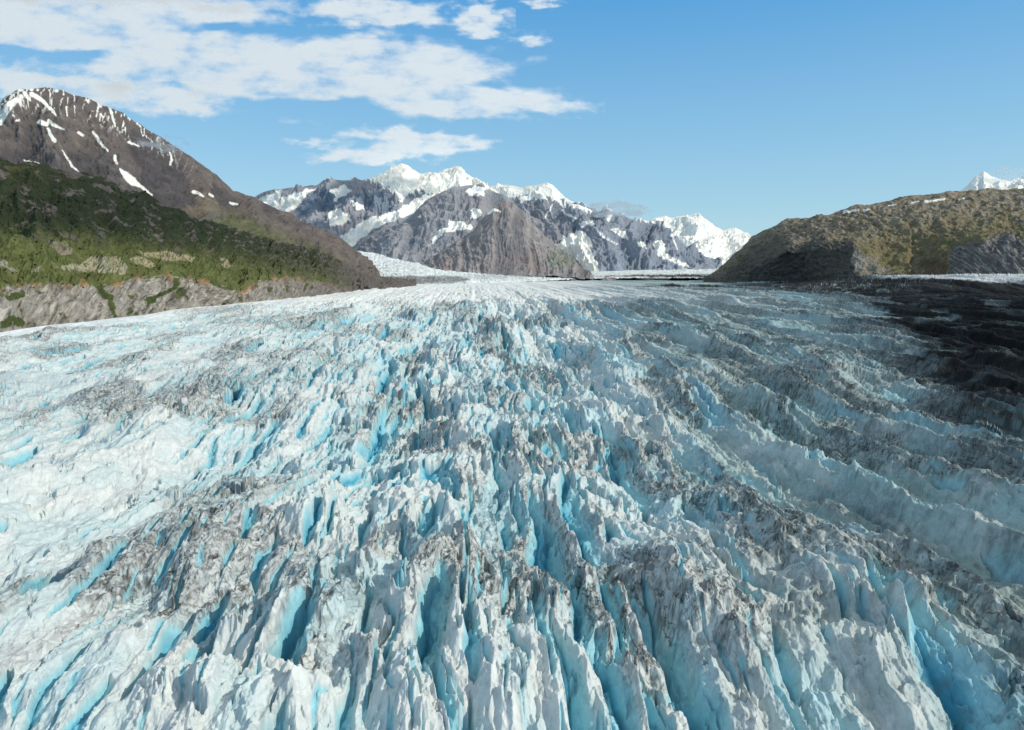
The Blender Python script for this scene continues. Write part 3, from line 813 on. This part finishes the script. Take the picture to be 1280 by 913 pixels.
# right part of the range: blue grey spurs
L4 = loft(670, 900, [
    (0.0, [(670, 290, 12000), (690, 268, 12000), (700, 262, 12000), (712, 258, 12000), (724, 256, 12000), (736, 260, 12000), (745, 264, 12000), (763, 265, 12000), (772, 270, 12000), (780, 274, 12000), (798, 276, 12200), (814, 275, 12400), (830, 278, 12500), (850, 300, 12400), (870, 320, 12200), (900, 332, 12000)]),
    (0.4, [(670, 310, 11300), (720, 285, 11200), (760, 280, 10900), (800, 298, 11200), (850, 315, 11600), (900, 334, 11600)]),
    (1.0, [(670, 345, 9500), (750, 345, 9000), (850, 342, 9500), (900, 342, 10500)])],
    520, 320, gul=(620, 330, 3), rough=(300, 90), seed=900, crest_keep=.2)
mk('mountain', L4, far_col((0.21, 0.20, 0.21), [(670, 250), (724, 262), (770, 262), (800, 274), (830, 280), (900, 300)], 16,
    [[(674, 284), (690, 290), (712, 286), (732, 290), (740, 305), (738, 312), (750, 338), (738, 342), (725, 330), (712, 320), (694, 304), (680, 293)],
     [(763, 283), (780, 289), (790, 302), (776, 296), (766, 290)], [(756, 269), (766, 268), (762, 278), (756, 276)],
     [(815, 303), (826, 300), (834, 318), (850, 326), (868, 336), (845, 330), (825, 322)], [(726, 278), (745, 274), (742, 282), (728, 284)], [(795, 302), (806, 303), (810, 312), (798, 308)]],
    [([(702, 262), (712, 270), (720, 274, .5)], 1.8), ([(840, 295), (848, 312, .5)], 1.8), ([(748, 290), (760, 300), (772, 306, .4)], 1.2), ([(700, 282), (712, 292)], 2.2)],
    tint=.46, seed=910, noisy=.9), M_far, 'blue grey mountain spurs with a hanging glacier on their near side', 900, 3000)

# far white summits
L5 = loft(780, 980, [
    (0.0, [(780, 300, 19000), (800, 280, 19000), (814, 275, 19000), (822, 273, 19000), (831, 269, 19000), (839, 272, 19000), (855, 271, 19000), (866, 269, 19000), (873, 267, 19000), (881, 274, 19000), (895, 284, 19000), (904, 288, 19000), (912, 286, 19000), (919, 285, 19000), (928, 290, 19000), (937, 295, 19000), (955, 305, 19000), (980, 320, 19000)]),
    (0.5, [(780, 320, 17500), (840, 300, 17300), (880, 298, 17300), (920, 312, 17500), (980, 330, 17500)]),
    (1.0, [(780, 340, 14000), (880, 334, 13500), (980, 345, 14000)])],
    460, 260, gul=(800, 330, 3), rough=(400, 120), seed=1000, crest_keep=.2)
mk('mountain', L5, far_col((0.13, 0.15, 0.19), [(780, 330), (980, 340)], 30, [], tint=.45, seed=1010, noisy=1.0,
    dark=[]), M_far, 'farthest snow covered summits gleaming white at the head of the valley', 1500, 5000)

# lone white peak above the right hill
L6 = loft(1170, 1420, [
    (0.0, [(1170, 262, 16000), (1195, 243, 16000), (1203, 238, 16000), (1212, 230, 16000), (1220, 221, 16000), (1230, 214, 16000), (1238, 220, 16000), (1250, 225, 16000), (1262, 227, 16000), (1274, 223, 16000), (1284, 219, 16000), (1320, 205, 16000), (1360, 225, 16000), (1420, 262, 16000)]),
    (1.0, [(1170, 330, 13000), (1280, 325, 13000), (1420, 330, 13000)])],
    400, 220, gul=(700, 260, 3), rough=(350, 100), seed=1100, crest_keep=.2)
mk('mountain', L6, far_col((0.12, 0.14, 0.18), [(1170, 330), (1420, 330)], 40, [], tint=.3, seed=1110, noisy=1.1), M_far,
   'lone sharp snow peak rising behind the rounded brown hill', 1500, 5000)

# ---- tributary ice, valley floor, moraine
Lt = loft(380, 1600, [
    (0.0, [(380, 300, 9500), (436, 312, 9000), (447, 314, 8800), (480, 318, 8600), (520, 327, 8300), (560, 331, 8200), (600, 337, 8200), (640, 339, 9000), (720, 340, 10500), (760, 336, 12500), (850, 332, 14500), (920, 333, 14500), (1000, 337, 12000), (1600, 340, 12000)]),
    (0.55, [(380, 340, 6600), (460, 342, 6200), (520, 343, 6100), (600, 343, 6600), (720, 343.5, 7600), (900, 341, 8500), (1000, 343, 8000), (1600, 345, 7000)]),
    (1.0, [(380, 385, 4000), (460, 374, 4200), (560, 362, 4700), (600, 356, 5300), (720, 349, 6500), (800, 347.5, 6800), (900, 348, 6200), (1000, 353, 5000), (1100, 356, 4400), (1600, 375, 2600)])],
    1500, 420, gul=(150, 30, 1.5), rough=(60, 22), seed=1200, crest_keep=.6)


def c_trib(f):
    px, py = f['px'], f['py']; qx, qy = edges_noise(f, 10, 4, 1210)
    n = fbm(f['U'] / 160., f['Vm'] / 60., 4, 1220, gain=.6)
    c = base(f, (0.72, 0.76, 0.76))
    c = mix(c, (0.45, 0.52, 0.53), sstep(-.1, .4, n) * .7)
    dk = in_poly(qx, py + (qy - py) * .4, [(380, 330), (455, 343), (475, 346), (520, 345), (568, 345), (590, 349), (580, 352), (545, 357), (520, 362), (480, 380), (380, 400)])
    c = mix(c, (0.085, 0.085, 0.088), dk * (.75 + .2 * n))
    ice = in_poly(qx, qy, [(530, 354), (552, 352), (572, 354), (568, 359), (540, 360)])
    c = mix(c, (0.5, .55, .56), ice * sstep(-.2, .3, n) * .8)
    rk = in_poly(qx, qy, [(380, 300), (448, 314), (462, 330), (470, 345), (380, 345)])
    c = mix(c, (0.15, 0.125, 0.10), rk * 1.0)
    g2 = in_poly(px, qy, [(560, 344.5), (640, 343), (700, 344), (660, 347), (600, 349)])
    c = mix(c, (0.42, 0.45, 0.47), g2 * .7)
    ln = in_poly(px, py + (qy - py) * .35, [(735, 345.5), (800, 343.5), (900, 343), (960, 344), (1010, 347), (1060, 353), (1120, 356), (1600, 356), (1600, 360), (1000, 360), (900, 347.5), (800, 346)])
    c = mix(c, (0.05, 0.043, 0.04), ln * .95)
    return c


X, Y, Z, inf = Lt
add('valley_glacier', grid_mesh('valley_glacier', X, Y, Z, c_trib(inf)), M_far,
    'pale tributary glacier with grey debris bands at the valley head', 'glacier', 'structure')
print('mountains', time.time() - T0)

# ---- bedrock sheet far below everything, out to the horizon
n = 40
gx, gy = np.meshgrid(np.linspace(-60000, 60000, n), np.linspace(-30000, 90000, n))
gz = -260 + 0 * gx
gcol = np.empty(gx.shape + (3,), F32); gcol[:] = (0.16, 0.17, 0.16)
add('ground', grid_mesh('ground', gx, gy, gz, gcol), M_slope, 'valley floor beneath the ice and the mountains', 'ground', 'structure')

# ------------------------------------------------------------------ clouds
def cloud_mat(name, dens=1.0):
    m = bpy.data.materials.new(name); m.use_nodes = True
    nt = m.node_tree; nt.nodes.clear(); L = nt.links
    out = N(nt, 'ShaderNodeOutputMaterial')
    at = N(nt, 'ShaderNodeAttribute', attribute_name='vapour')
    tc = N(nt, 'ShaderNodeTexCoord')
    ns = N(nt, 'ShaderNodeTexNoise'); ns.inputs['Scale'].default_value = 0.0011; ns.inputs['Detail'].default_value = 8
    ns.inputs['Roughness'].default_value = 0.6
    L.new(tc.outputs['Object'], ns.inputs['Vector'])
    sub = N(nt, 'ShaderNodeMath', operation='SUBTRACT'); sub.inputs[1].default_value = 0.5
    L.new(ns.outputs[0], sub.inputs[0])
    ma = N(nt, 'ShaderNodeMath', operation='MULTIPLY_ADD'); ma.inputs[1].default_value = 1.1
    L.new(sub.outputs[0], ma.inputs[0]); L.new(at.outputs['Fac'], ma.inputs[2])
    mr = N(nt, 'ShaderNodeMapRange'); mr.interpolation_type = 'SMOOTHSTEP'
    mr.inputs[1].default_value = 0.0; mr.inputs[2].default_value = 1.15; mr.inputs[3].default_value = 0; mr.inputs[4].default_value = dens
    L.new(ma.outputs[0], mr.inputs[0])
    tr = N(nt, 'ShaderNodeBsdfTransparent')
    df = N(nt, 'ShaderNodeBsdfDiffuse'); tl = N(nt, 'ShaderNodeBsdfTranslucent')
    cr_ = N(nt, 'ShaderNodeMapRange'); cr_.inputs[1].default_value = 0.1; cr_.inputs[2].default_value = 1.1
    cr_.inputs[3].default_value = 1.0; cr_.inputs[4].default_value = 0.93
    L.new(ma.outputs[0], cr_.inputs[0])
    cc_ = N(nt, 'ShaderNodeCombineColor')
    for k_ in range(3): L.new(cr_.outputs[0], cc_.inputs[k_])
    L.new(cc_.outputs[0], df.inputs[0]); L.new(cc_.outputs[0], tl.inputs[0])
    mx = N(nt, 'ShaderNodeMixShader'); mx.inputs[0].default_value = 0.75
    L.new(df.outputs[0], mx.inputs[1]); L.new(tl.outputs[0], mx.inputs[2])
    m2 = N(nt, 'ShaderNodeMixShader'); L.new(mr.outputs[0], m2.inputs[0]); L.new(tr.outputs[0], m2.inputs[1]); L.new(mx.outputs[0], m2.inputs[2])
    L.new(m2.outputs[0], out.inputs[0])
    return m


M_cloud = cloud_mat('cloud_vapour', 0.93)
M_wisp = cloud_mat('thin_cloud_vapour', 0.75)


def cloud(label, blobs, alt, mat, seed, freq=60., amp=1.15, thick=160, step=2.0, squash=2.4, group=None, at_depth=None):
    xs = [b[0] for b in blobs]; ys = [b[1] for b in blobs]; rx = [b[2] for b in blobs]; ry = [b[3] for b in blobs]
    x0 = min(a - 1.5 * r for a, r in zip(xs, rx)); x1 = max(a + 1.5 * r for a, r in zip(xs, rx))
    y0 = min(a - 1.5 * r for a, r in zip(ys, ry)); y1 = max(a + 1.5 * r for a, r in zip(ys, ry))
    nx = int((x1 - x0) / step) + 2; ny = int((y1 - y0) / (step * .8)) + 2
    PX, PY = np.meshgrid(np.linspace(x0, x1, nx), np.linspace(y0, y1, ny))
    d = np.zeros(PX.shape, F32)
    wx = fbm(PX / freq, PY / freq * squash, 4, seed, gain=.55); wy = fbm(PX / freq + 40, PY / freq * squash, 4, seed + 3, gain=.55)
    for b in blobs:
        s = b[4] if len(b) > 4 else 1.0
        q = ((PX - b[0] + wx * 26) / b[2]) ** 2 + ((PY - b[1] + wy * 13) / b[3]) ** 2
        v = np.exp(-q * .9) * abs(s) * 1.25
        d = d + v if s > 0 else d - v
    f = fbm(PX / freq * 1.2, PY / freq * 1.2 * squash, 6, seed + 7, gain=.58)
    dens = np.clip(d, -1, 1.15) + f * amp - .22
    dens = np.where(d < .03, -1, dens)
    el = (HY - PY) / FPX
    if at_depth is None:
        Yd = alt / (el + .02)
    else:
        Yd = np.full(PX.shape, at_depth, float)
        if False: pass
    X, Y, Z = world(PX, PY, Yd)
    Z = Z + (fbm(X / 6000., Y / 6000., 2, seed + 9) * thick * (.0 if at_depth is None else .1))
    me = grid_mesh('cloud', X, Y, Z, None, {'vapour': dens}, mask=dens > -0.14)
    o = add('cloud', me, mat, label, 'cloud', 'thing', group)
    return o


cloud('largest bright cloud bank stretching over the brown mountain and across the sky',
      [(0, 20, 80, 34), (60, 30, 90, 36), (170, 14, 120, 14), (150, 50, 90, 26), (180, 88, 90, 22), (300, 75, 100, 32), (350, 105, 90, 26), (240, 70, 60, 22), (430, 70, 70, 20), (500, 92, 80, 22), (540, 118, 70, 20),
       (470, 60, 50, 14), (570, 85, 60, 24), (620, 128, 90, 13), (690, 128, 45, 8, .8), (260, 20, 70, 14, .8), (560, 140, 50, 10), (212, 110, 22, 9, -1.5), (270, 36, 34, 7, -1.0), (330, 128, 30, 8, -.8), (600, 105, 26, 6, -.7), (110, 70, 46, 10, -1.0), (20, 62, 46, 10, -.9), (420, 20, 50, 9, -.8), (420, 132, 40, 10, -.7)],
      2600, M_cloud, 2001, freq=75)
cloud('long low cloud streaming from the frame edge behind the brown summit',
      [(-20, 92, 50, 16, .8), (30, 105, 50, 14), (90, 112, 60, 14), (150, 118, 70, 16), (210, 125, 60, 18), (245, 132, 30, 10, .8)], 2598, M_cloud, 2051, freq=60)
cloud('two streaked flat cloud hanging just above the twin snow peaks',
      [(470, 166, 45, 8), (520, 175, 55, 9), (575, 178, 36, 8), (450, 196, 50, 8), (500, 192, 50, 9), (550, 186, 40, 7)], 2602, M_cloud, 2101, freq=45)
cloud('thin grey wisp of cloud beside the streaked flat cloud', [(395, 178, 34, 7, .8)], 2604, M_wisp, 2151, freq=30)
cloud('puffy cloud touching the top of the picture above the cloud bank', [(470, 12, 70, 16), (505, 22, 40, 10), (420, 8, 30, 12, .7)], 2606, M_cloud, 2201, freq=50)
cloud('soft cloud column at the top between the bank and open blue sky', [(600, 14, 30, 14), (598, 32, 28, 12)], 2608, M_cloud, 2251, freq=35)
cloud('small lone cloud tuft in open blue sky', [(663, 50, 22, 9, .9)], 2603, M_cloud, 2301, freq=24, amp=.6)
cloud('tiny cloud scrap cut off by the top of the picture', [(680, 3, 24, 8, .9)], 2607, M_cloud, 2351, freq=24)
cloud('long thin veil of cloud along the top of the picture', [(200, -4, 150, 12, .9), (330, 10, 60, 9, .7), (60, -8, 100, 12, .8)], 2595, M_wisp, 2401, freq=60)
cloud('small cloud clinging to the blue grey ridge', [(765, 260, 24, 8, 1.3), (785, 265, 22, 6, 1.2), (745, 262, 16, 5, 1.0)], 0, M_wisp, 2451, freq=24, at_depth=11000, thick=100, step=1)
cloud('misty wisp lying on the upper slope of the brown mountain', [(190, 178, 24, 8, .9), (208, 186, 20, 6, .8)], 0, M_wisp, 2501, freq=22, at_depth=3950, thick=20, step=1)
cloud('faint cloud beside the lone sharp snow peak', [(1262, 214, 22, 6, .8), (1250, 224, 20, 4, .7)], 0, M_wisp, 2551, freq=24, at_depth=14500, thick=60, step=1)
cloud('pale cloud veil draped over the snowy saddle behind the brown pyramid', [(640, 244, 26, 6, .8)], 0, M_wisp, 2601, freq=24, at_depth=9000, thick=60, step=1)

# ---- the rest of the broken cloud cover, higher than the view reaches: it dims part of the ice and the upper green shoulder
SUN_AZ, SUN_EL = math.radians(112), math.radians(35)     # clockwise from the view direction
sdir = (math.sin(SUN_AZ) * math.cos(SUN_EL), math.cos(SUN_AZ) * math.cos(SUN_EL), math.sin(SUN_EL))


def overhead(cx, cy, gz, rx, ry, rot, alt, strength, seed):
    t = (alt - gz) / sdir[2]
    ox, oy = cx + sdir[0] * t, cy + sdir[1] * t
    g = np.linspace(-1.5, 1.5, 90)
    U, V = np.meshgrid(g, g)
    n_ = fbm(U * 1.6, V * 1.6, 5, seed, gain=.55)
    d = strength * (1.1 - np.hypot(U, V) ** 2) + n_ * .35
    ca, sa = math.cos(rot), math.sin(rot)
    X = ox + U * rx * ca - V * ry * sa; Y = oy + U * rx * sa + V * ry * ca
    Z = alt + fbm(U * 2, V * 2, 4, seed + 3) * 60
    o = add('cloud_cover', grid_mesh('cloud_cover', X, Y, Z, None, {'vapour': d}, mask=d > -.3), M_shade, 'broken cloud cover above the glacier dimming the ice beneath', 'cloud', 'stuff')


M_shade = cloud_mat('overhead_cloud_vapour', 0.36)
overhead(1150, 900, 0, 800, 1700, -0.35, 1700, 1.0, 3001)
overhead(-1420, 2700, 330, 330, 1250, 0.42, 1500, 1.2, 3011)

# ------------------------------------------------------------------ light
w = bpy.data.worlds.new('World'); sc.world = w; w.use_nodes = True
nt = w.node_tree; nt.nodes.clear()
wo = N(nt, 'ShaderNodeOutputWorld'); bg = N(nt, 'ShaderNodeBackground'); sk = N(nt, 'ShaderNodeTexSky')
sk.sky_type = 'NISHITA'; sk.sun_disc = False
sk.sun_elevation = SUN_EL; sk.sun_rotation = SUN_AZ
sk.altitude = 200; sk.air_density = 1.0; sk.dust_density = 0.2; sk.ozone_density = 2.0
tcw = N(nt, 'ShaderNodeTexCoord'); sep = N(nt, 'ShaderNodeSeparateXYZ')
nt.links.new(tcw.outputs['Generated'], sep.inputs[0])
rp = N(nt, 'ShaderNodeValToRGB'); cr = rp.color_ramp
stops = [(0.0, (.47, .72, .82)), (0.06, (.40, .67, .81)), (0.16, (.285, .58, .82)), (0.36, (.080, .375, .77)), (0.44, (.08, .36, .72)), (0.62, (.50, .62, .68)), (1.0, (.62, .68, .70))]
cr.elements[0].position = 0.0; cr.elements[1].position = 1.0
for i_, (p_, c_) in enumerate(stops):
    e_ = cr.elements[0] if i_ == 0 else (cr.elements[-1] if i_ == len(stops) - 1 else cr.elements.new(p_))
    e_.color = c_ + (1,)
nt.links.new(sep.outputs[2], rp.inputs[0])
sks = N(nt, 'ShaderNodeVectorMath', operation='SCALE'); sks.inputs['Scale'].default_value = 0.12
nt.links.new(sk.outputs[0], sks.inputs[0])
mxw = N(nt, 'ShaderNodeMix', data_type='RGBA'); mxw.inputs[0].default_value = 0.82
nt.links.new(sks.outputs[0], mxw.inputs[6]); nt.links.new(rp.outputs[0], mxw.inputs[7])
bg.inputs[1].default_value = 1.0
nt.links.new(mxw.outputs[2], bg.inputs[0]); nt.links.new(bg.outputs[0], wo.inputs[0])
ld = bpy.data.lights.new('sun', 'SUN'); ld.energy = 3.2; ld.angle = math.radians(0.5); ld.color = (1.0, 0.93, 0.80)
lo = bpy.data.objects.new('sun', ld); C.objects.link(lo)
import mathutils
lo.rotation_euler = mathutils.Vector(sdir).to_track_quat('Z', 'Y').to_euler()

sc.view_settings.view_transform = 'Standard'; sc.view_settings.look = 'None'
sc.view_settings.exposure = 0; sc.view_settings.gamma = 1
sc.cycles.max_bounces = 8; sc.cycles.diffuse_bounces = 4; sc.cycles.transparent_max_bounces = 16
sc.cycles.use_denoising = True
print('done', time.time() - T0)
